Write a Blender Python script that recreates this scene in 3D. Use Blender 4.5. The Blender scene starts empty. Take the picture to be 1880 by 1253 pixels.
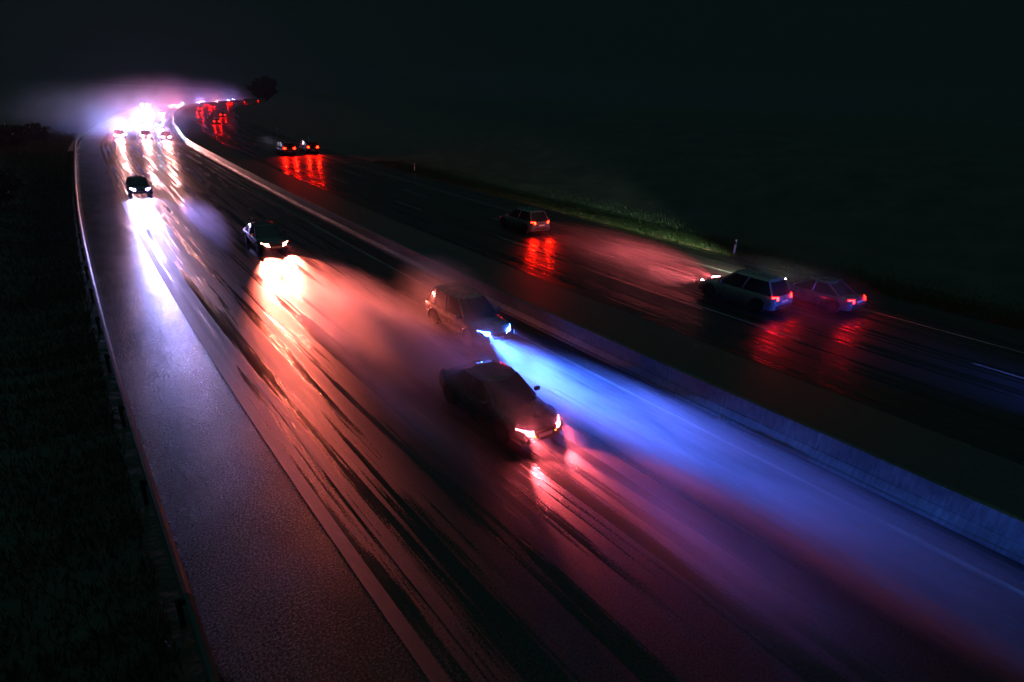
import bpy, bmesh, math, random
import numpy as np
from mathutils import Vector, Matrix
R = math.radians
random.seed(7); rng = np.random.default_rng(7)
scene = bpy.context.scene
col = scene.collection

# ------------------------------------------------------------------ camera
CAM_H = 9.405; PITCH = 0.38267; ROLL = 0.04543; F_PX = 1095.3
cd = bpy.data.cameras.new('camera'); cam = bpy.data.objects.new('camera', cd); col.objects.link(cam)
scene.camera = cam
cd.sensor_width = 36; cd.lens = 36 * F_PX / 1880; cd.clip_start = .1; cd.clip_end = 6000
fw = Vector((0, math.cos(PITCH), -math.sin(PITCH))); rt = Vector((1, 0, 0)); up = Vector((0, math.sin(PITCH), math.cos(PITCH)))
r2 = math.cos(ROLL) * rt + math.sin(ROLL) * up; u2 = -math.sin(ROLL) * rt + math.cos(ROLL) * up
m = Matrix((r2, u2, -fw)).transposed().to_4x4(); m.translation = (0, 0, CAM_H); cam.matrix_world = m

# ------------------------------------------------------------------ world, exposure, render
vs = scene.view_settings; vs.view_transform = 'Standard'; vs.look = 'None'; vs.gamma = 1; vs.use_curve_mapping = False; vs.exposure = -.1
w = bpy.data.worlds.new('World'); scene.world = w; w.use_nodes = True
nt = w.node_tree; bg = nt.nodes['Background']
tc = nt.nodes.new('ShaderNodeTexCoord'); sp = nt.nodes.new('ShaderNodeSeparateXYZ'); cr = nt.nodes.new('ShaderNodeValToRGB')
nt.links.new(tc.outputs['Generated'], sp.inputs[0]); nt.links.new(sp.outputs['Z'], cr.inputs[0]); nt.links.new(cr.outputs[0], bg.inputs[0])
cr.color_ramp.elements[0].position = .0; cr.color_ramp.elements[0].color = (.0018, .0052, .0050, 1)
cr.color_ramp.elements[1].position = 1.0; cr.color_ramp.elements[1].color = (.034, .100, .094, 1)   # cloud deck, brighter overhead
e = cr.color_ramp.elements.new(.35); e.color = (.0022, .0064, .0062, 1)
bg.inputs[1].default_value = 1.0
cy = scene.cycles
cy.use_denoising = True
try: cy.denoiser = 'OPENIMAGEDENOISE'
except Exception: pass
cy.max_bounces = 6; cy.diffuse_bounces = 2; cy.glossy_bounces = 3; cy.volume_bounces = 1; cy.transmission_bounces = 3
cy.transparent_max_bounces = 8; cy.volume_step_rate = 2.0; cy.volume_max_steps = 256
cy.sample_clamp_indirect = 4; cy.sample_clamp_direct = 0; cy.use_light_tree = True
cy.use_adaptive_sampling = True; cy.adaptive_threshold = .015

# ------------------------------------------------------------------ spine of the motorway (centre barrier), s in metres
near = [(32.04, -21.96), (28.19, -12.74), (23.28, -4.03), (17.63, 4.22), (11.56, 12.16), (5.35, 20.0), (-0.77, 27.91), (-6.78, 35.9), (-12.73, 43.94), (-18.61, 52.02), (-24.43, 60.16), (-30.2, 68.33), (-35.93, 76.52), (-41.65, 84.72), (-47.37, 92.92), (-53.06, 101.15), (-59.5, 111)]
farp = [(-69, 127), (-77.5, 141.5), (-86, 156), (-96.5, 175), (-115, 209), (-133, 245), (-150, 281), (-170, 328), (-185, 370), (-203, 428), (-221, 491), (-236, 548), (-254, 630), (-272, 730)]
ctl = np.array(near + farp, float)
def catmull(P, n=24):
    P = np.vstack([2 * P[0] - P[1], P, 2 * P[-1] - P[-2]]); out = []
    for i in range(1, len(P) - 2):
        for k in range(n):
            t = k / n; a, b, c, d = P[i - 1], P[i], P[i + 1], P[i + 2]
            out.append(.5 * ((2 * b) + (-a + c) * t + (2 * a - 5 * b + 4 * c - d) * t * t + (-a + 3 * b - 3 * c + d) * t ** 3))
    out.append(P[-2]); return np.array(out)
cc = catmull(ctl)
for _ in range(6): cc[1:-1] = .25 * cc[:-2] + .5 * cc[1:-1] + .25 * cc[2:]
ln = np.concatenate([[0], np.cumsum(np.hypot(*np.diff(cc, axis=0).T))])
s0 = ln[np.argmin(np.hypot(cc[:, 0] - 5.35, cc[:, 1] - 20))]
SS = np.arange(-49, ln[-1] - s0 - 1, 1.0)
SX = np.interp(SS, ln - s0, cc[:, 0]); SY = np.interp(SS, ln - s0, cc[:, 1])
TH = np.unwrap(np.arctan2(np.gradient(SY), np.gradient(SX)))
for _ in range(4): TH[1:-1] = .25 * TH[:-2] + .5 * TH[1:-1] + .25 * TH[2:]
SMIN, SMAX = float(SS[0]), float(SS[-1])
def P(lat, s, z=0.0):
    x = np.interp(s, SS, SX); y = np.interp(s, SS, SY); t = np.interp(s, SS, TH)
    return Vector((float(x + lat * math.sin(t)), float(y - lat * math.cos(t)), z))
def heading(s): return float(np.interp(s, SS, TH))

# ------------------------------------------------------------------ helpers
def tag(o, label=None, cat=None, group=None, kind=None):
    if label: o['label'] = label
    if cat: o['category'] = cat
    if group: o['group'] = group
    if kind: o['kind'] = kind
    return o
def link(name, me, mat=None, parent=None):
    o = bpy.data.objects.new(name, me); col.objects.link(o)
    if mat is not None:
        for mm in (mat if isinstance(mat, (list, tuple)) else [mat]): me.materials.append(mm)
    if parent: o.parent = parent
    return o
def empty(name, loc=(0, 0, 0), rz=0):
    o = bpy.data.objects.new(name, None); col.objects.link(o); o.location = loc; o.rotation_euler = (0, 0, rz); o.empty_display_size = .2
    return o
class MB:
    def __init__(s): s.v = []; s.f = []; s.uv = []
    def quad(s, a, b, c, d): n = len(s.v); s.v += [tuple(a), tuple(b), tuple(c), tuple(d)]; s.f.append((n, n + 1, n + 2, n + 3))
    def poly(s, pts): n = len(s.v); s.v += [tuple(p) for p in pts]; s.f.append(tuple(range(n, n + len(pts))))
    def grid(s, rows, close=False):
        n = len(s.v); w_ = len(rows[0])
        for r in rows: s.v += [tuple(p) for p in r]
        for i in range(len(rows) - 1):
            for j in range(w_ if close else w_ - 1):
                k = (j + 1) % w_
                s.f.append((n + i * w_ + j, n + i * w_ + k, n + (i + 1) * w_ + k, n + (i + 1) * w_ + j))
    def box(s, c, d, rz=0, bev=0):
        x, y, z = d[0] / 2, d[1] / 2, d[2] / 2; n = len(s.v); ca, sa = math.cos(rz), math.sin(rz)
        for q in ((-x, -y, -z), (x, -y, -z), (x, y, -z), (-x, y, -z), (-x, -y, z), (x, -y, z), (x, y, z), (-x, y, z)):
            s.v.append((c[0] + q[0] * ca - q[1] * sa, c[1] + q[0] * sa + q[1] * ca, c[2] + q[2]))
        for f in ((0, 3, 2, 1), (4, 5, 6, 7), (0, 1, 5, 4), (1, 2, 6, 5), (2, 3, 7, 6), (3, 0, 4, 7)): s.f.append(tuple(n + i for i in f))
    def disc_x(s, c, r, wdt, seg=20, r_in=0.0):   # a cylinder along x
        a = [(c[0] - wdt / 2, c[1] + r * math.cos(t), c[2] + r * math.sin(t)) for t in [2 * math.pi * i / seg for i in range(seg)]]
        b = [(c[0] + wdt / 2, p[1], p[2]) for p in a]
        a2 = [(c[0] - wdt / 2, c[1] + (p[1] - c[1]) * .8, c[2] + (p[2] - c[2]) * .8) for p in a]
        s.grid([a, b], close=True); s.poly(a[::-1]); s.poly(b)
    def tube(s, pts, rad, seg=6):
        pts = [Vector(p) for p in pts]; rows = []
        for i, p in enumerate(pts):
            d = (pts[min(i + 1, len(pts) - 1)] - pts[max(i - 1, 0)]).normalized()
            a = d.orthogonal().normalized(); b = d.cross(a)
            r = rad[i] if isinstance(rad, (list, tuple)) else rad
            rows.append([p + r * (math.cos(2 * math.pi * k / seg) * a + math.sin(2 * math.pi * k / seg) * b) for k in range(seg)])
        s.grid(rows, close=True); s.poly(rows[0][::-1]); s.poly(rows[-1])
    def mesh(s, name, smooth=False):
        me = bpy.data.meshes.new(name); me.from_pydata(s.v, [], s.f); me.update()
        if smooth: me.polygons.foreach_set('use_smooth', [True] * len(me.polygons))
        return me
    def build(s, name, mat, parent=None, smooth=False, bevel=0):
        o = link(name, s.mesh(name, smooth), mat, parent)
        if bevel:
            b = o.modifiers.new('bevel', 'BEVEL'); b.width = bevel; b.segments = 2; b.limit_method = 'ANGLE'
        return o

def strip(name, rings, mat, step=2.0, sa=None, sb=None, parent=None, smooth=False):
    """a ribbon along the road: rings is a list of (lat, z); UV = (lat, s) in metres"""
    sa = SMIN if sa is None else sa; sb = SMAX if sb is None else sb
    n = max(2, int((sb - sa) / step) + 1); ss = np.linspace(sa, sb, n)
    me = bpy.data.meshes.new(name); v = []; f = []; uvv = []
    for s in ss:
        for (l, z) in rings: v.append(tuple(P(l, s, z))); uvv.append((l, s))
    w_ = len(rings)
    for i in range(n - 1):
        for j in range(w_ - 1): f.append((i * w_ + j, i * w_ + j + 1, (i + 1) * w_ + j + 1, (i + 1) * w_ + j))
    me.from_pydata(v, [], f); ul = me.uv_layers.new(name='UVMap')
    li = np.empty(len(me.loops), int); me.loops.foreach_get('vertex_index', li)
    ul.data.foreach_set('uv', np.array(uvv)[li].astype(np.float32).ravel())
    if smooth: me.polygons.foreach_set('use_smooth', [True] * len(me.polygons))
    me.update(); return link(name, me, mat, parent)

# ------------------------------------------------------------------ materials
def mat(name): m_ = bpy.data.materials.new(name); m_.use_nodes = True; return m_, m_.node_tree, m_.node_tree.nodes['Principled BSDF']
def N(nt, t, **kw):
    n = nt.nodes.new(t)
    for k, v in kw.items(): setattr(n, k, v)
    return n
def noise(nt, vec, scale, detail=4, rough=.55, dim='3D'):
    n = N(nt, 'ShaderNodeTexNoise'); n.inputs['Scale'].default_value = scale; n.inputs['Detail'].default_value = detail; n.inputs['Roughness'].default_value = rough
    if vec is not None: nt.links.new(vec, n.inputs['Vector'])
    return n.outputs['Fac']
def ramp(nt, fac, stops):
    r = N(nt, 'ShaderNodeValToRGB'); nt.links.new(fac, r.inputs[0]); el = r.color_ramp.elements
    while len(el) < len(stops): el.new(.5)
    for i, (p_, c_) in enumerate(stops): el[i].position = p_; el[i].color = (c_, c_, c_, 1) if isinstance(c_, (int, float)) else (*c_, 1)
    return r.outputs[0]
def mapping(nt, src, scale=(1, 1, 1)):
    mp = N(nt, 'ShaderNodeMapping'); nt.links.new(src, mp.inputs[0]); mp.inputs['Scale'].default_value = scale; return mp.outputs[0]
def math_(nt, op, a, b=None, clamp=False):
    n = N(nt, 'ShaderNodeMath', operation=op); n.use_clamp = clamp
    for i, x in enumerate((a, b)):
        if x is None: continue
        if isinstance(x, (int, float)): n.inputs[i].default_value = x
        else: nt.links.new(x, n.inputs[i])
    return n.outputs[0]
def bump(nt, h, strength, dist, b):
    n = N(nt, 'ShaderNodeBump'); n.inputs['Strength'].default_value = strength; n.inputs['Distance'].default_value = dist
    nt.links.new(h, n.inputs['Height']); nt.links.new(n.outputs[0], b.inputs['Normal']); return n

def asphalt(name, base=.014, wetmul=1.0):
    m_, nt, b = mat(name)
    uv = N(nt, 'ShaderNodeTexCoord').outputs['UV']
    agg = noise(nt, mapping(nt, uv, (1, 1, 1)), 20, 6, .88)          # stones in the surface
    fine = noise(nt, mapping(nt, uv, (1, 1, 1)), 130, 2, .6)
    st = noise(nt, mapping(nt, uv, (1.7, .03, 1)), 1.3, 4, .6)      # water standing in the wheel tracks
    cross = noise(nt, mapping(nt, uv, (.12, 1.6, 1)), 1.3, 4, .6)
    patch = noise(nt, mapping(nt, uv, (.5, .18, 1)), .9, 4, .6)
    wet0 = math_(nt, 'ADD', math_(nt, 'MULTIPLY', st, .8), math_(nt, 'MULTIPLY', patch, .2))
    sx_ = N(nt, 'ShaderNodeSeparateXYZ'); nt.links.new(uv, sx_.inputs[0]); lane = math_(nt, 'MULTIPLY', math_(nt, 'ADD', sx_.outputs[0], 12.7), 6.0, True)   # the hard shoulder carries no wheel tracks
    mx = N(nt, 'ShaderNodeMix'); nt.links.new(lane, mx.inputs[0]); nt.links.new(math_(nt, 'ADD', math_(nt, 'MULTIPLY', patch, .04), .447), mx.inputs[2]); nt.links.new(wet0, mx.inputs[3]); wet = mx.outputs[0]
    wet = math_(nt, 'ADD', wet, math_(nt, 'MULTIPLY', math_(nt, 'SUBTRACT', agg, .5), .10))
    ro = ramp(nt, wet, [(.40, .13), (.46, .22), (.51, .46), (.60, .52)])
    roj = math_(nt, 'ADD', ro, math_(nt, 'MULTIPLY', math_(nt, 'SUBTRACT', agg, .5), .5), True)
    nt.links.new(roj, b.inputs['Roughness']); nt.links.new(ramp(nt, agg, [(.38, .15), (.5, .5), (.62, 1.0)]), b.inputs['Specular IOR Level'])
    c = ramp(nt, agg, [(.3, (base * .5,) * 3), (.55, (base,) * 3), (.75, (base * 2.2,) * 3)])
    nt.links.new(c, b.inputs['Base Color'])
    rut = ramp(nt, wet, [(.40, .25), (.55, 1.0)])
    h = math_(nt, 'MULTIPLY', math_(nt, 'ADD', math_(nt, 'MULTIPLY', agg, .8), math_(nt, 'MULTIPLY', fine, .3)), rut)
    h = math_(nt, 'ADD', h, math_(nt, 'MULTIPLY', cross, .8))
    bump(nt, h, .9, .011, b)
    b.inputs['IOR'].default_value = 1.45
    return m_
M = {}
M['road'] = asphalt('wet_asphalt')
M['road_dark'] = asphalt('wet_asphalt_dark', .012)
def simple(name, c, rough=.5, metal=0, noise_scale=None, var=.25, bs=0, bd=.01, coat=0):
    m_, nt, b = mat(name)
    b.inputs['Roughness'].default_value = rough; b.inputs['Metallic'].default_value = metal; b.inputs['Coat Weight'].default_value = coat
    if noise_scale:
        tc = N(nt, 'ShaderNodeTexCoord').outputs['Object']; n1 = noise(nt, tc, noise_scale, 5)
        nt.links.new(ramp(nt, n1, [(.3, tuple(x * (1 - var) for x in c)), (.7, tuple(min(1, x * (1 + var)) for x in c))]), b.inputs['Base Color'])
        nt.links.new(ramp(nt, n1, [(.3, max(.02, rough - .12)), (.7, min(1, rough + .12))]), b.inputs['Roughness'])
        if bs: bump(nt, noise(nt, tc, noise_scale * 3, 4), bs, bd, b)
    else: b.inputs['Base Color'].default_value = (*c, 1)
    return m_
def paintline(name, c=.62, sc=1.0):
    m_, nt, b = mat(name); uv = N(nt, 'ShaderNodeTexCoord').outputs['UV']
    agg = noise(nt, uv, 38, 3, .7); wear = noise(nt, mapping(nt, uv, (2, .5, 1)), 2.5, 5, .65)
    k = math_(nt, 'MULTIPLY', math_(nt, 'ADD', agg, wear), .5)
    nt.links.new(ramp(nt, k, [(.38, (.06, .06, .06)), (.5, (c * .55, c * .55, c * .53)), (.62, (c, c, c * .97))]), b.inputs['Base Color'])
    b.inputs['Roughness'].default_value = .45; b.inputs['Specular IOR Level'].default_value = .14; bump(nt, math_(nt, 'ADD', agg, noise(nt, uv, 120, 2)), .7, .010, b); return m_
M['paint'] = paintline('road_paint', .07)
M['paint_clean'] = paintline('clean_road_paint', .38)
M['paint_old'] = paintline('worn_road_paint', .05)
m_, nt, b = mat('concrete'); uv = N(nt, 'ShaderNodeTexCoord').outputs['UV']
stn = noise(nt, mapping(nt, uv, (1, 5, 1)), 2.2, 6, .7); big = noise(nt, mapping(nt, uv, (.5, .3, 1)), 1.2, 4)
kk = math_(nt, 'MULTIPLY', math_(nt, 'ADD', stn, big), .5)
nt.links.new(ramp(nt, kk, [(.36, (.03, .03, .03)), (.5, (.09, .09, .089)), (.64, (.18, .179, .177))]), b.inputs['Base Color'])
nt.links.new(ramp(nt, stn, [(.3, .35), (.7, .7)]), b.inputs['Roughness']); bump(nt, noise(nt, mapping(nt, uv, (4, 12, 1)), 6, 5, .7), .5, .012, b); M['concrete'] = m_
M['galv'] = simple('galvanised_steel', (.075, .08, .085), .5, .9, 3, .3, .2, .004)
M['soil'] = simple('verge_soil', (.035, .03, .022), .8, 0, 1.2, .5, .8, .05)
M['ground'] = simple('field_grass_ground', (.046, .056, .046), .85, 0, .35, .5, .8, .08)
M['median'] = simple('median_gravel', (.05, .048, .045), .6, 0, 6, .5, .8, .02)
def leafmat(name, c1, c2, rough=.45):
    m_, nt, b = mat(name); g = N(nt, 'ShaderNodeNewGeometry'); 
    nt.links.new(ramp(nt, g.outputs['Random Per Island'], [(0, c1), (1, c2)]), b.inputs['Base Color']); b.inputs['Roughness'].default_value = rough
    b.inputs['Subsurface Weight'].default_value = 0; return m_
M['grass'] = leafmat('grass_blades', (.022, .075, .014), (.06, .10, .03))
M['dry'] = leafmat('dry_stalks', (.10, .06, .03), (.16, .11, .05), .6)
M['weeds'] = leafmat('verge_weeds', (.03, .045, .02), (.10, .09, .05), .22)
M['leaf'] = leafmat('tree_leaves', (.035, .06, .02), (.07, .10, .035))
M['leafb'] = leafmat('tree_leaves_brown', (.05, .045, .022), (.10, .08, .035))
M['bark'] = simple('bark', (.06, .045, .035), .85, 0, 6, .4, .8, .03)
M['glass'] = simple('car_glass', (.012, .014, .018), .06, 0)
M['tyre'] = simple('tyre_rubber', (.02, .02, .02), .7, 0, 20, .3)
M['rim'] = simple('alloy_rim', (.07, .07, .075), .4, .6)
M['trim'] = simple('black_trim', (.02, .02, .022), .45, 0, 8, .2)
M['plate'] = simple('number_plate', (.65, .65, .62), .4)
M['white_plastic'] = simple('delineator_plastic', (.75, .75, .74), .4, 0, 4, .08)
M['black_plastic'] = simple('delineator_band', (.02, .02, .02), .4)
M['reflector'] = simple('reflector', (.7, .7, .65), .12, .3)
def paintcar(name, c, rough=.28): return simple(name, c, rough, .0, 3, .08, 0, 0, .8)
PC = dict(black=paintcar('black_car_paint', (.012, .012, .015)), blue=paintcar('navy_car_paint', (.02, .03, .07)), silver=paintcar('silver_car_paint', (.12, .125, .14)),
          grey=paintcar('grey_car_paint', (.09, .09, .10)), white=paintcar('pale_car_paint', (.22, .22, .24)), red=paintcar('red_car_paint', (.22, .015, .015)), tarp=simple('trailer_skin', (.45, .46, .5), .5, 0, 1, .1))
def emit(name, strength):   # lamp lenses: colour comes from the object's own colour
    m_, nt, b = mat(name); oi = N(nt, 'ShaderNodeObjectInfo')
    nt.links.new(oi.outputs['Color'], b.inputs['Emission Color']); b.inputs['Emission Strength'].default_value = strength
    b.inputs['Base Color'].default_value = (.3, .3, .3, 1); b.inputs['Roughness'].default_value = .1; return m_
M['head'] = emit('headlight_lens', 150); M['headfar'] = emit('headlight_lens_distant', 420)
M['tail'] = emit('tail_lamp_lens', 110); M['tailfar'] = emit('tail_lamp_lens_distant', 420)
M['drl'] = emit('running_light', 40)

# ------------------------------------------------------------------ road
strip('road', [(-15.9, 0), (-14, .0), (-12, 0), (-9, 0), (-6, 0), (-3, 0), (-.36, 0)], M['road'])['kind'] = 'structure'
strip('road', [(5.0, 0), (7, 0), (9, 0), (11, 0), (13, 0), (15, 0), (17, 0), (20.6, 0)], M['road_dark'])['kind'] = 'structure'
strip('median_ground', [(-.40, -.012), (5.05, -.012)], M['median'])['kind'] = 'structure'
def line(name, lat, wd, m_, sa=None, sb=None): 
    o = strip(name, [(lat - wd / 2, .004), (lat + wd / 2, .004)], m_, 2.0, sa, sb); tag(o, kind='structure'); return o
line('edge_line', -12.79, .30, M['paint'])
line('shoulder_seam_line', -12.05, .10, M['paint_old'])
line('edge_line', -1.49, .15, M['paint_clean'])
line('drain_channel', -.72, .12, M['galv'])
line('edge_line', 5.65, .12, M['paint_old']); line('edge_line', 16.5, .18, M['paint_clean'])
def dashes(name, lat, start, m_, sa, sb, wd=.12):
    mb = None; v = []; f = []; uvv = []
    k = start
    while k < sb:
        if k + 6 > sa:
            for a in np.arange(k, k + 6, 2.0):
                n = len(v)
                for (l, s) in ((lat - wd / 2, a), (lat + wd / 2, a), (lat + wd / 2, a + 2), (lat - wd / 2, a + 2)): v.append(tuple(P(l, s, .004))); uvv.append((l, s))
                f.append((n, n + 1, n + 2, n + 3))
        k += 18
    me = bpy.data.meshes.new(name); me.from_pydata(v, [], f); ul = me.uv_layers.new(name='UVMap')
    li = np.empty(len(me.loops), int); me.loops.foreach_get('vertex_index', li); ul.data.foreach_set('uv', np.array(uvv)[li].astype(np.float32).ravel())
    tag(link(name, me, m_), kind='structure')
dashes('lane_line', -8.62, -40.7, M['paint'], -45, 500, .12)
dashes('lane_line', -5.05, -40.7 - 4, M['paint_old'], -45, 500, .12)
dashes('lane_line', 9.08, -36.7, M['paint_clean'], -45, 500, .15)
dashes('lane_line', 12.98, -31.2 + 1, M['paint_clean'], -45, 500, .15)

# terrain: one sheet out to the horizon with the verges shaped
def terrain():
    lats_r = [(20.55, -.02), (21.2, .03), (24, .0), (30, 1.2), (40, 5.0), (60, 8.0), (110, 9), (260, 10)]
    lats_l = [(-15.85, -.015), (-16.6, .0), (-18.5, -.15), (-23, .7), (-32, 2.6), (-50, 4.5), (-110, 6), (-260, 7)]
    for name, L in (('right_verge', lats_r), ('left_verge', lats_l)):
        o = strip(name, L, M['ground'], 4.0, smooth=True); o['kind'] = 'structure'
    mb = MB(); mb.quad((-5000, -3000, -.6), (5000, -3000, -.6), (5000, 6000, -.6), (-5000, 6000, -.6)); mb.build('ground', M['ground'])['kind'] = 'structure'
terrain()

# ------------------------------------------------------------------ concrete barrier in the median
bar = empty('concrete_barrier', P(0, 0)); tag(bar, 'grey concrete safety barrier running between the two carriageways', 'barrier')
def along(name, prof, m_, sa, sb, step, gap, parent, closed=True):
    v = []; f = []; uvv = []; n = len(prof); k = sa; inv = Matrix.Translation(parent.location).inverted()
    pl = np.cumsum([0] + [math.dist(prof[i], prof[(i + 1) % n]) for i in range(n)])
    while k < sb:
        seg = np.linspace(k + gap / 2, k + step - gap / 2, 4); base = len(v)
        for s in seg:
            for j, (l, z) in enumerate(prof): v.append(tuple(inv @ P(l, s, z))); uvv.append((pl[j], s))
        for i in range(3):
            for j in range(n if closed else n - 1):
                q = (j + 1) % n; f.append((base + i * n + j, base + i * n + q, base + (i + 1) * n + q, base + (i + 1) * n + j))
        f.append(tuple(base + j for j in range(n))[::-1]); f.append(tuple(base + 3 * n + j for j in range(n)))
        k += step
    me = bpy.data.meshes.new(name); me.from_pydata(v, [], f); ul = me.uv_layers.new(name='UVMap')
    li = np.empty(len(me.loops), int); me.loops.foreach_get('vertex_index', li); ul.data.foreach_set('uv', np.array(uvv)[li].astype(np.float32).ravel())
    return link(name, me, m_, parent)
along('footing', [(-.34, -.01), (-.34, .09), (-.31, .11), (.31, .11), (.34, .09), (.34, -.01)], M['concrete'], -48, 640, 6, .008, bar)
along('wall', [(-.27, .112), (-.155, .33), (-.125, .345), (-.095, .84), (-.08, .86), (.08, .86), (.095, .84), (.125, .345), (.155, .33), (.27, .112)], M['concrete'], -48, 640, 6, .010, bar)

# ------------------------------------------------------------------ steel guardrail on the left
rail = empty('guardrail', P(-16.06, 0)); tag(rail, 'galvanised steel crash rail on short posts along the left hard shoulder', 'guardrail')
along('rail_beam', [(-15.93, .74), (-16.00, .75), (-15.93, .70), (-15.86, .65), (-15.93, .595), (-15.86, .54), (-15.93, .46), (-15.945, .46), (-15.885, .54), (-15.955, .595), (-15.885, .65), (-15.955, .70)], M['galv'], -2.2, 340, 4.3, .004, rail)
pm = MB(); pm.box((0, 0, .34), (.10, .055, .72)); pm.box((.07, 0, .60), (.10, .10, .12)); post_me = pm.mesh('post'); post_me.materials.append(M['galv'])
# the rail's end section ramps down into the verge
zb_ = [(-15.93, .74), (-16.00, .75), (-15.93, .70), (-15.86, .65), (-15.93, .595), (-15.86, .54), (-15.93, .46), (-15.945, .46), (-15.885, .54), (-15.955, .595), (-15.885, .65), (-15.955, .70)]
mb = MB(); mb.grid([[P(l, -2.2 - 5 * t, z - .74 * t) - P(-16.06, 0) for l, z in zb_] for t in (0, .25, .5, .75, 1)], close=True); mb.build('rail_end', M['galv'], rail)
for k in range(80):
    s = -2.2 + k * 4.3; o = bpy.data.objects.new('post', post_me); col.objects.link(o); o.parent = rail
    o.location = P(-16.10, s) - P(-16.06, 0); o.rotation_euler = (0, 0, heading(s) - R(90))

# ------------------------------------------------------------------ vehicles (model space: +y forward, origin on the road under the middle)
def car_mesh_parts(kind):
    """returns list of (name, MB, matkey, smooth, bevel)"""
    D = dict(hatchback=(4.3, 1.80, 1.46, .92), saloon=(4.7, 1.84, 1.44, .90), estate=(4.7, 1.84, 1.50, .92), suv=(4.6, 1.88, 1.70, 1.02), van=(5.1, 1.94, 1.95, 1.10))[kind]
    L, W_, H, BZ = D; hl = L / 2; hw = W_ / 2
    van = kind == 'van'
    # lower body: stations (y, belt height, half width factor, bottom)
    st = [(-hl, BZ - .22, .86, .42), (-hl + .05, BZ - .06, .93, .30), (-hl + .25, BZ + .0, .985, .24), (-hl + .8, BZ + .02, 1, .2), (0, BZ, 1, .19), (hl - 1.45, BZ - .02, 1, .2),
          (hl - .9, BZ - .09, .99, .2), (hl - .4, BZ - .17, .965, .22), (hl - .12, BZ - .27, .90, .26), (hl, BZ - .42, .80, .36)]
    rows = []
    for (y, zb, f, z0) in st:
        w2 = hw * f; mid = (zb + z0) / 2 + .05
        half = [(0, zb + .015), (w2 * .5, zb + .01), (w2 * .86, zb - .02), (w2 * .965, zb - .09), (w2, mid), (w2 * .985, mid - .12), (w2 * .95, z0 + .05), (w2 * .8, z0)]
        ring = [(x, y, z) for x, z in half] + [(-x, y, z) for x, z in half[::-1][:-1]]
        rows.append(ring)
    body = MB(); body.grid(rows, close=True); body.poly(rows[0]); body.poly(rows[-1][::-1])
    # cabin
    if van: yb0, yb1, yt0, yt1 = -hl + .03, hl - .75, -hl + .12, hl - 1.55
    elif kind in ('estate', 'suv'): yb0, yb1, yt0, yt1 = -hl + .12, hl - 1.05, -hl + .5, hl - 1.85
    elif kind == 'hatchback': yb0, yb1, yt0, yt1 = -hl + .18, hl - 1.05, -hl + .75, hl - 1.85
    else: yb0, yb1, yt0, yt1 = -hl + .55, hl - 1.2, -hl + 1.3, hl - 2.05
    wb, wt = hw * .93, hw * .76 if not van else hw * .86
    zt = H; zb = BZ - .03
    def ring(t):      # t 0 belt .. 1 roof
        y0 = yb0 + (yt0 - yb0) * t; y1 = yb1 + (yt1 - yb1) * t; w_ = wb + (wt - wb) * t; z = zb + (zt - .07 - zb) * t
        c = .16; pts = []
        pts += [(w_ - c, y0, z), (w_, y0 + c * 1.4, z), (w_ * 1.0, (y0 + y1) / 2, z), (w_ * .985, y1 - c * 2.4, z), (w_ - c * 1.4, y1 - .05, z), (0, y1 + .03, z), (-w_ + c * 1.4, y1 - .05, z), (-w_ * .985, y1 - c * 2.4, z), (-w_, (y0 + y1) / 2, z), (-w_, y0 + c * 1.4, z), (-w_ + c, y0, z), (0, y0 - .03, z)]
        return pts
    cab = MB(); cab.grid([ring(0), ring(.5), ring(1)], close=True)
    rf = MB(); r1 = ring(1); r2_ = [(x * .93, (y - (yt0 + yt1) / 2) * .94 + (yt0 + yt1) / 2, zt - .02) for x, y, z in r1]; r3 = [(x * .6, (y - (yt0 + yt1) / 2) * .7 + (yt0 + yt1) / 2, zt) for x, y, z in r1]
    rf.grid([r1, r2_, r3], close=True); rf.poly(r3)
    parts = [('body', body, 'paint', True, 0), ('cabin', cab, 'glassdark', True, 0), ('roof', rf, 'paint', True, 0)]
    # pillars
    for sx in (1, -1):
        for (a, b_) in (((wb - .06, yb1 - .25), (wt - .08, yt1 - .22)), ((wb + .006, (yb0 + yb1) / 2 + .05), (wt + .006, (yt0 + yt1) / 2 + .05)), ((wb - .05, yb0 + .13), (wt - .06, yt0 + .12))):
            pl = MB(); pl.tube([(sx * a[0], a[1], zb), (sx * b_[0], b_[1], zt - .07)], .045, 6); parts.append(('pillar', pl, 'paint', True, 0))
        if van: pl = MB(); pl.box((sx * (wb + wt) / 2, yb0 + 1.25, (zb + zt) / 2 - .05), (.10, 1.7, zt - zb - .25)); parts.append(('side_panel', pl, 'paint', False, .02))
    # details
    g = MB(); g.box((0, hl - .02, .55), (hw * 1.0, .06, .16)); g.box((0, hl - .06, .33), (hw * 1.3, .08, .14)); parts.append(('grille', g, 'trim', False, 0))
    bp = MB(); bp.box((0, -hl + .01, .45), (hw * 1.5, .10, .16)); parts.append(('rear_bumper', bp, 'trim', False, .02))
    pf = MB(); pf.box((0, hl + .02, .45), (.52, .02, .11)); parts.append(('number_plate', pf, 'plate', False, 0))
    pr = MB(); pr.box((0, -hl - .03, .72 if not van else .66), (.52, .02, .11)); parts.append(('number_plate', pr, 'plate', False, 0))
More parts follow.
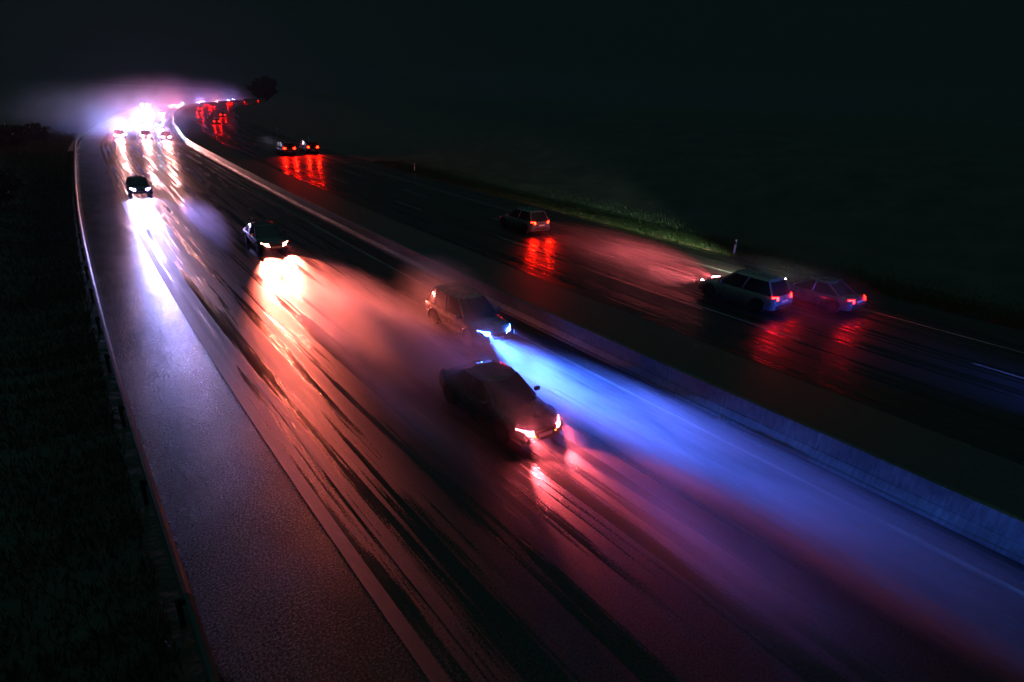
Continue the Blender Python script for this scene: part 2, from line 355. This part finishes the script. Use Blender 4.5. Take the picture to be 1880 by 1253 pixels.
    for sx in (1, -1):
        mr = MB(); mr.box((sx * (hw + .08), yb1 - .45, BZ + .07), (.20, .11, .14)); parts.append(('wing_mirror', mr, 'paint', False, .03))
        hp = MB(); hy = hl - .14; hz = BZ - .32
        hp.grid([[(sx * (hw * .46 + .095 * i), hy + .150 - .016 * i * i, hz - .075 + .008 * i), (sx * (hw * .46 + .095 * i), hy + .155 - .018 * i * i, hz), (sx * (hw * .46 + .095 * i), hy + .115 - .022 * i * i, hz + .075 + .008 * i)] for i in range(5)])
        parts.append(('headlight', hp, 'head', True, 0))
        tp = MB(); tzz = (BZ - .12) if not van else 1.12; th = .09 if not van else .11
        tx0 = hw * .60
        ox = (hw * .93 - tx0) / 3
        tp.grid([[(sx * (tx0 + ox * i), -hl - .012 + .018 * i * i if not van else -hl + .0 - .03 + .01 * i, tzz - th), (sx * (tx0 + ox * i), -hl + .02 + .02 * i * i if not van else -hl - .02 + .01 * i, tzz + th)] for i in range(4)])
        parts.append(('tail_lamp', tp, 'tail', True, 0))
        for yw in (hl - .86, -hl + .88):
            wl = MB(); r_ = .33 if not van and kind != 'suv' else .36
            wl.disc_x((sx * (hw - .105), yw, r_), r_, .23, 24); parts.append(('wheel', wl, 'tyre', False, .02))
            rm = MB(); rm.disc_x((sx * (hw + .006), yw, r_), r_ * .62, .02, 18); parts.append(('rim', rm, 'rim', False, 0))
            ar = MB()
            arc = [(sx * (hw + .002), yw + (r_ + .05) * math.cos(t), r_ + (r_ + .05) * math.sin(t)) for t in [math.pi * (-.12 + 1.24 * i / 14) for i in range(15)]]
            ar.tube(arc, .028, 5); parts.append(('wheel_arch', ar, 'trim', True, 0))
    return parts, (L, W_, H, BZ, hl, hw)
M['glassdark'] = M['glass']
_cache = {}
def spot(name, parent, loc, aim, colr, watt, size=R(62), blend=.7, rad=.07):
    ld = bpy.data.lights.new(name, 'SPOT'); ld.energy = watt; ld.color = colr; ld.spot_size = size; ld.spot_blend = 1.0; ld.shadow_soft_size = rad
    o = bpy.data.objects.new(name, ld); col.objects.link(o); o.parent = parent; o.location = loc
    o.rotation_euler = Vector(aim).to_track_quat('-Z', 'Y').to_euler(); return o
def make_car(kind, paint, label, cat, loc, rz, headcol=None, tailcol=None, beam=0, far=False, group=None, fog=False, tailw=0, bsize=62, pitchdn=-.035, drl=None, yaw=None):
    root = empty({'hatchback': 'hatchback_car', 'saloon': 'saloon_car', 'estate': 'estate_car', 'suv': 'tall_estate_car', 'van': 'passenger_van'}[kind], loc, rz); tag(root, label, cat, group)
    if kind not in _cache:
        parts, dim = car_mesh_parts(kind); me = []
        for (nm, mb, mk, sm, bv) in parts: me.append((nm, mb.mesh(nm, sm), mk, bv))
        _cache[kind] = (me, dim)
    me, (L, W_, H, BZ, hl, hw) = _cache[kind]; lastwheel = None
    for (nm, mesh, mk, bv) in me:
        if far and nm in ('wheel_arch', 'pillar', 'wing_mirror', 'rear_bumper'): continue
        isl = nm in ('headlight', 'tail_lamp')
        parent = lastwheel if nm == 'rim' else root
        o = bpy.data.objects.new(nm, mesh); col.objects.link(o); o.parent = parent
        if not len(mesh.materials): mesh.materials.append(None)
        o.material_slots[0].link = 'OBJECT'
        if mk == 'paint': o.material_slots[0].material = PC[paint]
        elif nm == 'headlight': o.material_slots[0].material = (M['headfar'] if far else M['head']) if headcol else M['glass']; o.color = (*(headcol or (0, 0, 0)), 1)
        elif nm == 'tail_lamp': o.material_slots[0].material = (M['tailfar'] if far else M['tail']) if tailcol else M['glass']; o.color = (*(tailcol or (0, 0, 0)), 1)
        else: o.material_slots[0].material = M[mk]
        if bv:
            b_ = o.modifiers.new('bevel', 'BEVEL'); b_.width = bv; b_.segments = 2
        if nm == 'wheel': lastwheel = o
    if headcol and beam:
        for sx in ((-1, 1) if not far else (0,)):
            spot('headlight_beam', root, (sx * hw * .66, hl + .06, BZ - .30), (sx * .03 if yaw is None else yaw, 1, pitchdn), headcol, beam * (1 if not far else 2), R(bsize))
    if tailcol and tailw:
        for sx in (-1, 1): spot('tail_lamp_glow', root, (sx * hw * .82, -hl - .1, 1.12 if kind == 'van' else BZ - .12), (0, -1, -.18), tailcol, tailw, R(140), 1)
    if drl:
        for sx in (-1, 1):
            d = MB(); d.grid([[(sx * (hw * .40 + .1 * i), hl + .02 - .03 * i * i, BZ - .45 + .005 * i), (sx * (hw * .40 + .1 * i), hl + .015 - .03 * i * i, BZ - .42 + .006 * i)] for i in range(5)])
            o = d.build('running_light', M['drl'], root, True); o.color = (*drl, 1)
    return root
def oncoming(lat, s, kind, paint, label, cat='car', **kw):      # s is where the lamps are
    L = dict(hatchback=4.3, saloon=4.7, estate=4.7, suv=4.6, van=5.1)[kind]; c = s + L / 2
    return make_car(kind, paint, label, cat, P(lat, c), heading(c) + R(90), **kw)
def leaving(lat, s, kind, paint, label, cat='car', **kw):
    L = dict(hatchback=4.3, saloon=4.7, estate=4.7, suv=4.6, van=5.1)[kind]; c = s + L / 2
    return make_car(kind, paint, label, cat, P(lat, c), heading(c) - R(90), **kw)
COOL = (.74, .72, 1.0); WARM = (1, .20, .07); PINK = (1, .17, .16); BLUE = (.12, .22, 1.0); WHITEP = (1, .62, .66); RED = (1, .02, .008)
# near vehicles
oncoming(-11.2, 50.5, 'hatchback', 'black', 'dark car with violet white headlights, alone beside the wide edge line near the left guardrail', headcol=(.42, .38, 1.0), beam=7500, bsize=48, pitchdn=-.17)
oncoming(-6.35, 24.8, 'saloon', 'black', 'dark car with warm orange white headlights lighting the orange spray ahead of it', headcol=(1, .15, .095), beam=40000, bsize=50, pitchdn=-.30, drl=(1, .5, .35))
oncoming(-6.35, -1.2, 'saloon', 'blue', 'dark car with pink white headlights in the middle lane, nearest to the viewer', headcol=(1, .10, .12), beam=4500, drl=(1, .18, .02), bsize=66, pitchdn=-.46)
oncoming(-3.1, 5.6, 'suv', 'silver', 'car with blue white headlights beside the concrete barrier', headcol=(.035, .15, 1.0), beam=42000, bsize=40, pitchdn=-.13, yaw=.02, drl=(.5, .6, 1))
leaving(12.6, 22.5, 'suv', 'silver', 'tall car with orange red tail lamps trailing pink spray on the far carriageway', 'car', tailcol=(1, .006, .001), tailw=400)
leaving(11.7, 1.8, 'suv', 'white', 'blue lit tall car with red tail lamps in the middle lane of the far carriageway', 'car', tailcol=(1, .004, .001), tailw=120, headcol=(1, .2, .22), beam=6000)
leaving(15.2, -.3, 'saloon', 'grey', 'dark saloon with red tail lamps beside the far verge, right of the blue lit car', 'car', tailcol=(1, .0025, .0008), tailw=60, headcol=(.9, 1, .7), beam=11000, bsize=34, pitchdn=-.10, yaw=.40)
leaving(11.4, 86, 'van', 'grey', 'van with glaring red lamps far up the road, left one of two abreast', 'van', tailcol=(1, .004, .001), tailw=900)
leaving(15.6, 88, 'van', 'black', 'van with glaring red lamps by the verge post, right one of two abreast', 'van', tailcol=(1, .006, .001), tailw=700)
# the car whose blue lamps light the white van from behind, just out of the picture
leaving(11.6, -17.5, 'saloon', 'grey', 'grey car following the blue lit tall car', headcol=(.06, .12, 1.0), beam=5000)

# ------------------------------------------------------------------ distant traffic
G1 = 'oncoming cars in the distant queue'; G2 = 'cars driving away in the distant queue'
wh = [(1, .40, .38), (.45, .58, 1.0), (1, .36, .32), (.62, .5, 1)]
on_far = [(-10.9, 147, 'saloon', 1, 'oncoming car with the brightest blue white headlights at the left of the second row'),
          (-7.0, 152, 'estate', 1, 'oncoming car with blue white headlights in the middle of the second row'),
          (-3.5, 155, 'hatchback', 1, 'oncoming car with blue white headlights by the barrier in the second row'),
          (-10.4, 120, 'saloon', 0, 'oncoming car silhouetted against bright lamps, left one of the row ahead of the queue'),
          (-6.2, 118, 'estate', 0, 'oncoming car silhouetted against bright lamps, middle one of the row ahead of the queue'),
          (-3.0, 116, 'hatchback', 2, 'oncoming car with pink headlights, by the bright end of the concrete barrier'),
          (-9.4, 196, 'hatchback', 2, 'oncoming car with orange headlights, left of the lorry in the bend'),
          (-3.6, 226, 'saloon', 0, 'oncoming car with pale headlights, right of the lorry in the bend'),
          (-7.2, 330, 'estate', 0, 'oncoming car with pinkish headlights at the turn of the bend, left of two'),
          (-3.6, 322, 'saloon', 2, 'oncoming car with pinkish headlights at the turn of the bend, right of two'),
          (-7.2, 372, 'suv', 1, 'oncoming car with blue white headlights just past the turn of the bend'),
          (-3.6, 405, 'saloon', 1, 'oncoming car, first in the bright line of far headlights beyond the bend'),
          (-7.2, 440, 'saloon', 3, 'oncoming car, second in the bright line of far headlights beyond the bend'),
          (-3.6, 470, 'hatchback', 0, 'oncoming car, third in the bright line of far headlights beyond the bend'),
          (-3.6, 520, 'saloon', 1, 'oncoming car glaring above the red lamps at the far end of the road'),
          (-7.2, 565, 'saloon', 3, 'oncoming car showing violet white headlights last before the dark trees')]
for (lat, s, k, ci, lb) in on_far:
    oncoming(lat, s, k, random.choice(['black', 'grey', 'blue', 'silver']), lb, headcol=wh[ci], beam=(5500 if s < 160 else 6000) * (1.0 if lat > -10.5 or s > 150 else 1.3), far=True, group=G1, bsize=70)
off_far = [(10.2, 176, 'saloon', 'red lamped car nearest in the far queue on the right'),
           (14.6, 224, 'hatchback', 'red lamped car just above the nearest one of the far queue'),
           (7.6, 236, 'saloon', 'red lamped car at the left edge of the far queue'),
           (7.4, 285, 'estate', 'red lamped car up the left side of the far queue'),
           (11.2, 320, 'saloon', 'red lamped car in the middle of the far queue, above two others'),
           (7.4, 345, 'hatchback', 'small red lamped car high on the left of the far queue'),
           (14.8, 385, 'saloon', 'red lamped car under the far white headlights'),
           (11.2, 425, 'saloon', 'red lamped car in the crowded top of the far queue, leftmost there'),
           (14.8, 470, 'estate', 'red lamped car in the crowded top of the far queue, middle one there'),
           (11.2, 500, 'saloon', 'red lamped car in the crowded top of the far queue, right of the middle'),
           (14.8, 545, 'hatchback', 'red lamped car in the crowded top of the far queue, beside the dark trees')]
for (lat, s, k, lb) in off_far:
    leaving(lat, s, k, random.choice(['black', 'grey', 'blue', 'silver']), lb, tailcol=(1, .0009, .0003), tailw=260, far=True, group=G2)
# lorry in the bend
def lorry(lat, s, label):
    c = s + 8; root = empty('lorry', P(lat, c), heading(c) + R(90)); tag(root, label, 'lorry')
    hl = 8
    cb = MB(); cb.box((0, hl - 1.1, 1.75), (2.45, 2.1, 2.5)); cb.box((0, hl - 1.35, 3.2), (2.3, 1.5, .5)); cb.build('cab', PC['grey'], root, bevel=.12)
    ws = MB(); ws.box((0, hl - .045, 2.25), (2.1, .03, .85)); ws.build('windscreen', M['glass'], root)
    bx = MB(); bx.box((0, -1.4, 2.45), (2.5, 13.0, 2.75)); bx.build('trailer', PC['tarp'], root, bevel=.04)
    ch = MB(); ch.box((0, -.5, .85), (1.0, 14, .25)); ch.build('chassis', M['trim'], root)
    for sx in (1, -1):
        for yw in (hl - 1.3, hl - 4.6, -3.6, -4.9, -6.2):
            wl = MB(); wl.disc_x((sx * 1.07, yw, .5), .5, .32, 18); wl.build('wheel', M['tyre'], root)
        h = MB(); h.box((sx * .92, hl + .0, .85), (.38, .03, .22)); o = h.build('headlight', M['headfar'], root); o.color = (.8, .95, 1, 1)
        h = MB(); h.box((sx * .75, hl - .50, 3.55), (.34, .1, .16)); o = h.build('roof_lamp', M['headfar'], root); o.color = (1, .62, .55, 1)
    spot('headlight_beam', root, (0, hl + .1, .85), (0, 1, -.03), (.8, .85, 1), 22000, R(70))
lorry(-7.4, 212, 'lorry with white headlights and glowing roof lamps in the bend of the oncoming queue')

# ------------------------------------------------------------------ delineator posts, median weed, litter, sign back
def delineator(lat, s, label):
    root = empty('delineator_post', P(lat, s), heading(s)); tag(root, label, 'marker post', 'white verge marker posts with black bands')
    def seg(nm, z0, z1, m_, g=0, slant=0):
        mb = MB(); a = .06 + g; b_ = .045 + g
        lo = [(-b_, -a, z0), (b_, -a, z0), (b_, a, z0), (-b_, a, z0)]; hi = [(-b_, -a, z1 + slant), (b_, -a, z1), (b_, a, z1), (-b_, a, z1 + slant)]
        mb.grid([lo, hi], close=True); mb.poly(hi); mb.poly(lo[::-1]); return mb.build(nm, m_, root, bevel=.008)
    seg('shaft', -.05, .78, M['white_plastic']); seg('black_band', .78, .98, M['black_plastic'], .001); seg('cap', .98, 1.10, M['white_plastic'], 0, .03)
    r_ = MB(); r_.box((-.049, 0, .88), (.012, .05, .16)); r_.build('reflector', M['reflector'], root)
for (lt, s, lb) in ((20.9, 11, 'white marker post with black band beside the green lit grass'), (21.2, 62.1, 'white marker post standing alone between the vans and the lit grass edge'),
                    (21.4, 112.7, 'small white marker post above the pair of glaring red vans'), (21.6, 150, 'faint marker post far up the verge left of the glaring red vans')):
    delineator(lt, s, lb)

def weed(loc, n, h, m_, name, label, cat, parent=None):
    mb = MB(); r_ = random.Random(n)
    for i in range(n):
        a = r_.uniform(0, 6.28); l = h * r_.uniform(.4, 1); t = r_.uniform(.2, .9); w_ = .012 * r_.uniform(.7, 2)
        b0 = Vector((r_.gauss(0, .07), r_.gauss(0, .07), 0)); d = Vector((math.cos(a) * t, math.sin(a) * t, 1)).normalized(); sd = d.cross(Vector((0, 0, 1))).normalized() * w_
        mb.poly([b0 - sd * .3, b0 + sd * .3, b0 + d * l * .6 + sd, b0 + d * l + Vector((0, 0, -.03)), b0 + d * l * .6 - sd])
    o = mb.build(name, m_); o.location = loc; tag(o, label, cat); return o
weed(P(-.66, -3.3), 150, .36, M['dry'], 'weed_tuft', 'pinkish dead weed tuft growing at the foot of the concrete barrier', 'plant')
weed(P(-.80, -1.3), 26, .14, M['dry'], 'weed_sprig', 'tiny pale sprig by the barrier just up the road from the big weed tuft', 'plant')
weed(P(-15.9, -3.9), 90, .30, M['weeds'], 'verge_tuft', 'small bluish grass tuft low beside the end of the guardrail', 'plant')
# small wet stones in the gutter by the barrier
g = MB(); r_ = random.Random(3)
for i in range(90):
    q = P(-.85 + r_.gauss(0, .22) if r_.random() < .8 else -1.3, r_.uniform(-12, 12), .012); k = r_.uniform(.008, .022)
    n = len(g.v); g.v += [tuple(q + Vector(d) * k) for d in ((1, 0, 0), (0, 1, 0), (-1, 0, 0), (0, -1, 0), (0, 0, .8))]; g.f += [(n, n + 1, n + 4), (n + 1, n + 2, n + 4), (n + 2, n + 3, n + 4), (n + 3, n, n + 4)]
tag(g.build('gutter_grit', M['reflector']), 'pale grit and chips lying along the gutter by the concrete barrier', 'grit', kind='stuff')

# grass as blades
def blades(name, n, latf, sf, zf, hgt, m_, label, cat, wd=.012):
    v = np.empty((n, 3, 3)); 
    la = latf(n); s = sf(n); x = np.interp(s, SS, SX); y = np.interp(s, SS, SY); t = np.interp(s, SS, TH)
    px = x + la * np.sin(t); py = y - la * np.cos(t); pz = zf(la)
    a = rng.uniform(0, 2 * np.pi, n); h = hgt * rng.uniform(.4, 1.2, n); lean = rng.normal(0, .35, (n, 2)) * h[:, None]; w_ = wd * rng.uniform(.6, 1.6, n)
    for k, sg in ((0, -1), (1, 1)): v[:, k, 0] = px + sg * np.cos(a) * w_; v[:, k, 1] = py + sg * np.sin(a) * w_; v[:, k, 2] = pz - .02
    v[:, 2, 0] = px + lean[:, 0]; v[:, 2, 1] = py + lean[:, 1]; v[:, 2, 2] = pz + h
    me = bpy.data.meshes.new(name); me.vertices.add(3 * n); me.vertices.foreach_set('co', v.ravel()); me.loops.add(3 * n); me.loops.foreach_set('vertex_index', np.arange(3 * n))
    me.polygons.add(n); me.polygons.foreach_set('loop_start', np.arange(0, 3 * n, 3)); me.update(calc_edges=True)
    return tag(link(name, me, m_), label, cat, kind='stuff')
zr = lambda l: np.interp(l, [20.55, 21.2, 24, 30, 40, 60], [-.02, .03, 0, 1.2, 5, 8]); zl = lambda l: np.interp(-l, [15.85, 16.6, 18.5, 23, 32, 50], [-.015, 0, -.15, .7, 2.6, 4.5])
def clumpy(a, b):
    def f(n):
        c = rng.uniform(a, b, max(1, n // 40)); return np.clip(rng.choice(c, n) + rng.normal(0, .12, n), a, b)
    return f
blades('verge_grass', 90000, lambda n: 20.5 + np.abs(rng.normal(0, 2.2, n)), lambda n: rng.uniform(-14, 75, n), zr, .26, M['grass'], 'green roadside grass beyond the hard shoulder of the far carriageway', 'grass', .014)
blades('verge_dry_grass', 9000, lambda n: 20.45 + np.abs(rng.normal(0, .35, n)), clumpy(-12, 60), zr, .16, M['dry'], 'brownish dead grass along the asphalt edge of the far verge', 'grass', .014)
blades('guardrail_weeds', 60000, lambda n: -16.3 - np.abs(rng.normal(0, 2.6, n)), clumpy(-14, 95), zl, .30, M['weeds'], 'dark wet weeds and leaves behind the left guardrail', 'weeds', .02)
blades('bank_dry_grass', 26000, lambda n: -17.0 - np.abs(rng.normal(0, 3.4, n)), lambda n: rng.normal(98, 12, n), zl, .9, M['dry'], 'reddish brown tall grass on the left bank before the bright headlights', 'grass', .03)

# trees
def tree_mesh(seed, h, rad, nleaf, lm, leafsz=.35, low=.25):
    r_ = random.Random(seed); tr = MB()
    top = Vector((r_.uniform(-.6, .6), r_.uniform(-.6, .6), h * .82))
    trunk = [Vector((0, 0, -.6)), Vector((r_.uniform(-.1, .1), 0, h * .25)), Vector((top.x * .5, top.y * .5, h * .55)), top]
    tr.tube(trunk, [h * .022, h * .017, h * .011, h * .003], 8); tips = []
    for i in range(16):
        z = h * (low + (.8 - low) * i / 16); b0 = Vector((top.x * z / h, top.y * z / h, z)); a = i * 2.4 + r_.uniform(-.4, .4); l = rad * (1 - .55 * abs((z / h - .5) / .5)) * r_.uniform(.7, 1.15)
        e1 = b0 + Vector((math.cos(a) * l * .6, math.sin(a) * l * .6, l * .22)); e2 = b0 + Vector((math.cos(a) * l, math.sin(a) * l, l * .38))
        tr.tube([b0, e1, e2], [h * .007, h * .004, h * .0015], 5); tips += [(e2, l * .34), (e1, l * .36)]
    tips.append((top + Vector((0, 0, h * .05)), rad * .35)); n = nleaf; v = np.empty((n, 4, 3)); c = np.array([[*t[0], t[1]] for t in tips]); rg = np.random.default_rng(seed)
    ix = rg.integers(0, len(c), n); d = rg.normal(0, 1, (n, 3)); d /= np.linalg.norm(d, axis=1)[:, None]; q = c[ix, :3] + d * (c[ix, 3] * rg.uniform(.35, 1.1, n))[:, None] * np.array([1, 1, .75])
    a = rg.normal(0, 1, (n, 3)); a /= np.linalg.norm(a, axis=1)[:, None]; b_ = np.cross(a, rg.normal(0, 1, (n, 3))); b_ /= np.linalg.norm(b_, axis=1)[:, None]; sz = leafsz * rg.uniform(.5, 1.2, n)[:, None]
    v[:, 0] = q - a * sz; v[:, 1] = q - b_ * sz * .45; v[:, 2] = q + a * sz; v[:, 3] = q + b_ * sz * .45
    me = bpy.data.meshes.new('crown'); me.vertices.add(4 * n); me.vertices.foreach_set('co', v.ravel()); me.loops.add(4 * n); me.loops.foreach_set('vertex_index', np.arange(4 * n))
    me.polygons.add(n); me.polygons.foreach_set('loop_start', np.arange(0, 4 * n, 4)); me.update(calc_edges=True); me.materials.append(M[lm])
    tm = tr.mesh('trunk', True); tm.materials.append(M['bark']); return tm, me
TM = [tree_mesh(1, 11, 4.2, 9000, 'leaf'), tree_mesh(2, 8, 3.6, 8000, 'leafb'), tree_mesh(3, 13, 5.0, 10000, 'leaf', .4, .12), tree_mesh(4, 4.2, 2.4, 6000, 'leafb', .2, .05)]
def tree(k, lat, s, sc, rz, label, group=None, name='roadside_tree', cat='tree'):
    z = float(zr(lat)) if lat > 0 else float(zl(lat)); q = P(lat, s, z - .1); root = empty(name, q, rz); root.scale = (sc,) * 3; tag(root, label, cat, group)
    for nm, me in zip(('trunk', 'crown'), TM[k]):
        o = bpy.data.objects.new(nm, me); col.objects.link(o); o.parent = root
GT = 'dark trees on the far embankment'
for i, (k, lat, s, sc) in enumerate([(0, 27, 470, 1.2), (2, 30, 452, 1.25), (2, 33, 425, 1.2), (0, 31, 392, 1.2)]):
    lbs = {0: 'dark tree at the left end of the embankment row, next to the last red lamps'}
    tree(k, lat, s, sc, i * 1.7, lbs.get(i, 'dark tree in the unlit row along the top of the far embankment'), GT)
for i, (lat, s, sc, lb) in enumerate([(-20.5, 104, .75, 'rounded bush on the left bank just before the bright headlights'), (-22.5, 90, .8, 'bush on the left bank beside the far bend of the guardrail'), (-21, 46, .7, 'dark bush behind the guardrail, level with the lone car')]):
    tree(3, lat, s, sc, i * 1.3, lb, None, 'bush', 'bush')
# back of a large pale road sign beyond the trees' end
sg = empty('road_sign', P(19.5, 415), heading(415)); tag(sg, 'pale back of a large road sign just right of the last red lamps', 'sign')
q = MB(); q.box((0, -3.2, 2.6), (.06, 4.6, 2.4)); q.build('panel', simple('sign_back', (.5, .5, .52), .5, .3, 2, .1), sg, bevel=.01)
for y in (-4.6, -1.8): q = MB(); q.tube([(.08, y, -.5), (.08, y, 3.7)], .06, 8); q.build('pole', M['galv'], sg)

# ------------------------------------------------------------------ spray and haze
def spray(name, label, lat, s, dims, dens, colr=(.9, .9, .95), aniso=.55, zc=.5, seed=0, rot=0, nsc=.55, tilt=0, cut=.42, pw=1.15):
    m_ = bpy.data.materials.new(name); m_.use_nodes = True; nt = m_.node_tree; nt.nodes.clear()
    out = N(nt, 'ShaderNodeOutputMaterial'); pv = N(nt, 'ShaderNodeVolumePrincipled'); nt.links.new(pv.outputs[0], out.inputs['Volume'])
    pv.inputs['Color'].default_value = (*colr, 1); pv.inputs['Anisotropy'].default_value = aniso
    ob = N(nt, 'ShaderNodeTexCoord').outputs['Object']
    ln_ = N(nt, 'ShaderNodeVectorMath', operation='LENGTH'); nt.links.new(ob, ln_.inputs[0])
    fall = math_(nt, 'POWER', math_(nt, 'SUBTRACT', 1.0, ln_.outputs['Value'], True), pw)
    mp = N(nt, 'ShaderNodeMapping'); nt.links.new(ob, mp.inputs[0]); mp.inputs['Scale'].default_value = (dims[0] * 1.3, dims[1] * .20, dims[2] * 1.2); mp.inputs['Location'].default_value = (seed * 3.1, seed * 1.7, seed)
    n1 = noise(nt, mp.outputs[0], nsc, 5, .6)
    f2 = ramp(nt, n1, [(cut, 0.0), (cut + .26, 1.0)])
    d = math_(nt, 'MULTIPLY', math_(nt, 'MULTIPLY', fall, math_(nt, 'ADD', math_(nt, 'MULTIPLY', f2, 1.0), .12)), dens); nt.links.new(d, pv.inputs['Density'])
    bm = bmesh.new(); bmesh.ops.create_icosphere(bm, subdivisions=3, radius=1); me = bpy.data.meshes.new(name); bm.to_mesh(me); bm.free()
    o = link(name, me, m_); o.location = P(lat, s, zc); o.rotation_euler = (0, 0, heading(s) - R(90) + rot); o.scale = dims
    tag(o, label, 'spray', kind='stuff'); return o
spray('spray_cloud', 'orange lit spray hanging on the road between the two middle lane cars', -7.2, 10.5, (2.3, 8.5, 1.8), .8, seed=1, zc=.7)
spray('spray_cloud', 'dense curling orange spray billowing up behind the pink lamped car', -7.5, 7.0, (1.9, 5.8, 1.6), 1.5, seed=21, zc=.8, nsc=.8, cut=.42)
spray('spray_cloud', 'pinkish spray streaming along the near side of the pink lamped car', -8.9, 1.0, (.9, 6.5, 1.0), .45, seed=2, zc=.4, colr=(.85, .8, 1))
spray('spray_cloud', 'blue lit spray drifting along the barrier lane towards the viewer', -3.95, -6.5, (1.25, 12, 1.3), 1.9, seed=3, zc=.75)
spray('spray_cloud', 'violet spray behind the car with warm headlights', -8.7, 34, (1.25, 9.5, 1.2), .42, seed=4, zc=.7, colr=(.8, .75, 1))
spray('spray_cloud', 'pink spray trailing behind the tall car on the far carriageway', 11.3, 12.5, (1.9, 10, 1.4), .30, seed=5, zc=.8, aniso=.1, colr=(1, .7, .75))
spray('spray_cloud', 'pale spray thrown up ahead of the glaring red vans', 11, 97, (2.2, 8, 1.5), .2, seed=6, zc=.8)
spray('spray_cloud', 'red tinged spray wrapped round the body of the pink lamped car', -6.4, 1.5, (2.0, 4.4, 2.1), .85, seed=31, zc=.9)
spray('spray_cloud', 'spray wrapped round the body of the blue lamped car by the barrier', -3.2, 9.5, (1.8, 4.8, 2.1), .7, seed=32, zc=.9)
spray('spray_cloud', 'blue tinged spray wrapped round the two vehicles abreast on the right', 12.6, 2.5, (4, 5, 2.0), .10, seed=33, zc=.9)
spray('spray_cloud', 'spray haze in front of the pink lamped car at the bottom of the picture', -6.6, -6.5, (1.7, 5.0, 1.1), .22, seed=7, zc=.6)
for k, (lat, s_, dm, dn, lb) in enumerate([(-9, 130, (18, 34, 10), .010, 'violet mist glowing round the first rows of oncoming headlights'), (-8, 190, (22, 55, 12), .015, 'pinkish mist glowing round the lorry in the bend'),
        (-5, 290, (26, 90, 15), .020, 'pale violet mist over the turn of the bend'), (-3, 450, (28, 120, 16), .015, 'faint violet mist over the last line of far headlights'), (-19, 150, (18, 42, 10), .024, 'bluish mist drifting over the left bank beside the headlights')]):
    spray('mist', lb, lat, s_, dm, dn * 1.5, (.80, .55, 1.0) if k != 4 else (.5, .65, 1), .7, zc=1.0, seed=11 + k, nsc=.12, cut=.3, pw=1.9)
hz = bpy.data.materials.new('haze'); hz.use_nodes = True; nt = hz.node_tree; nt.nodes.clear(); out = N(nt, 'ShaderNodeOutputMaterial'); pv = N(nt, 'ShaderNodeVolumePrincipled'); nt.links.new(pv.outputs[0], out.inputs['Volume'])
pv.inputs['Color'].default_value = (.62, .56, 1.0, 1); pv.inputs['Density'].default_value = .00012; pv.inputs['Anisotropy'].default_value = .45
mb = MB(); mb.box((-50, 450, 20), (1100, 1100, 46)); o = mb.build('haze', hz); tag(o, 'damp night haze filling the air over the motorway', 'haze', kind='stuff')
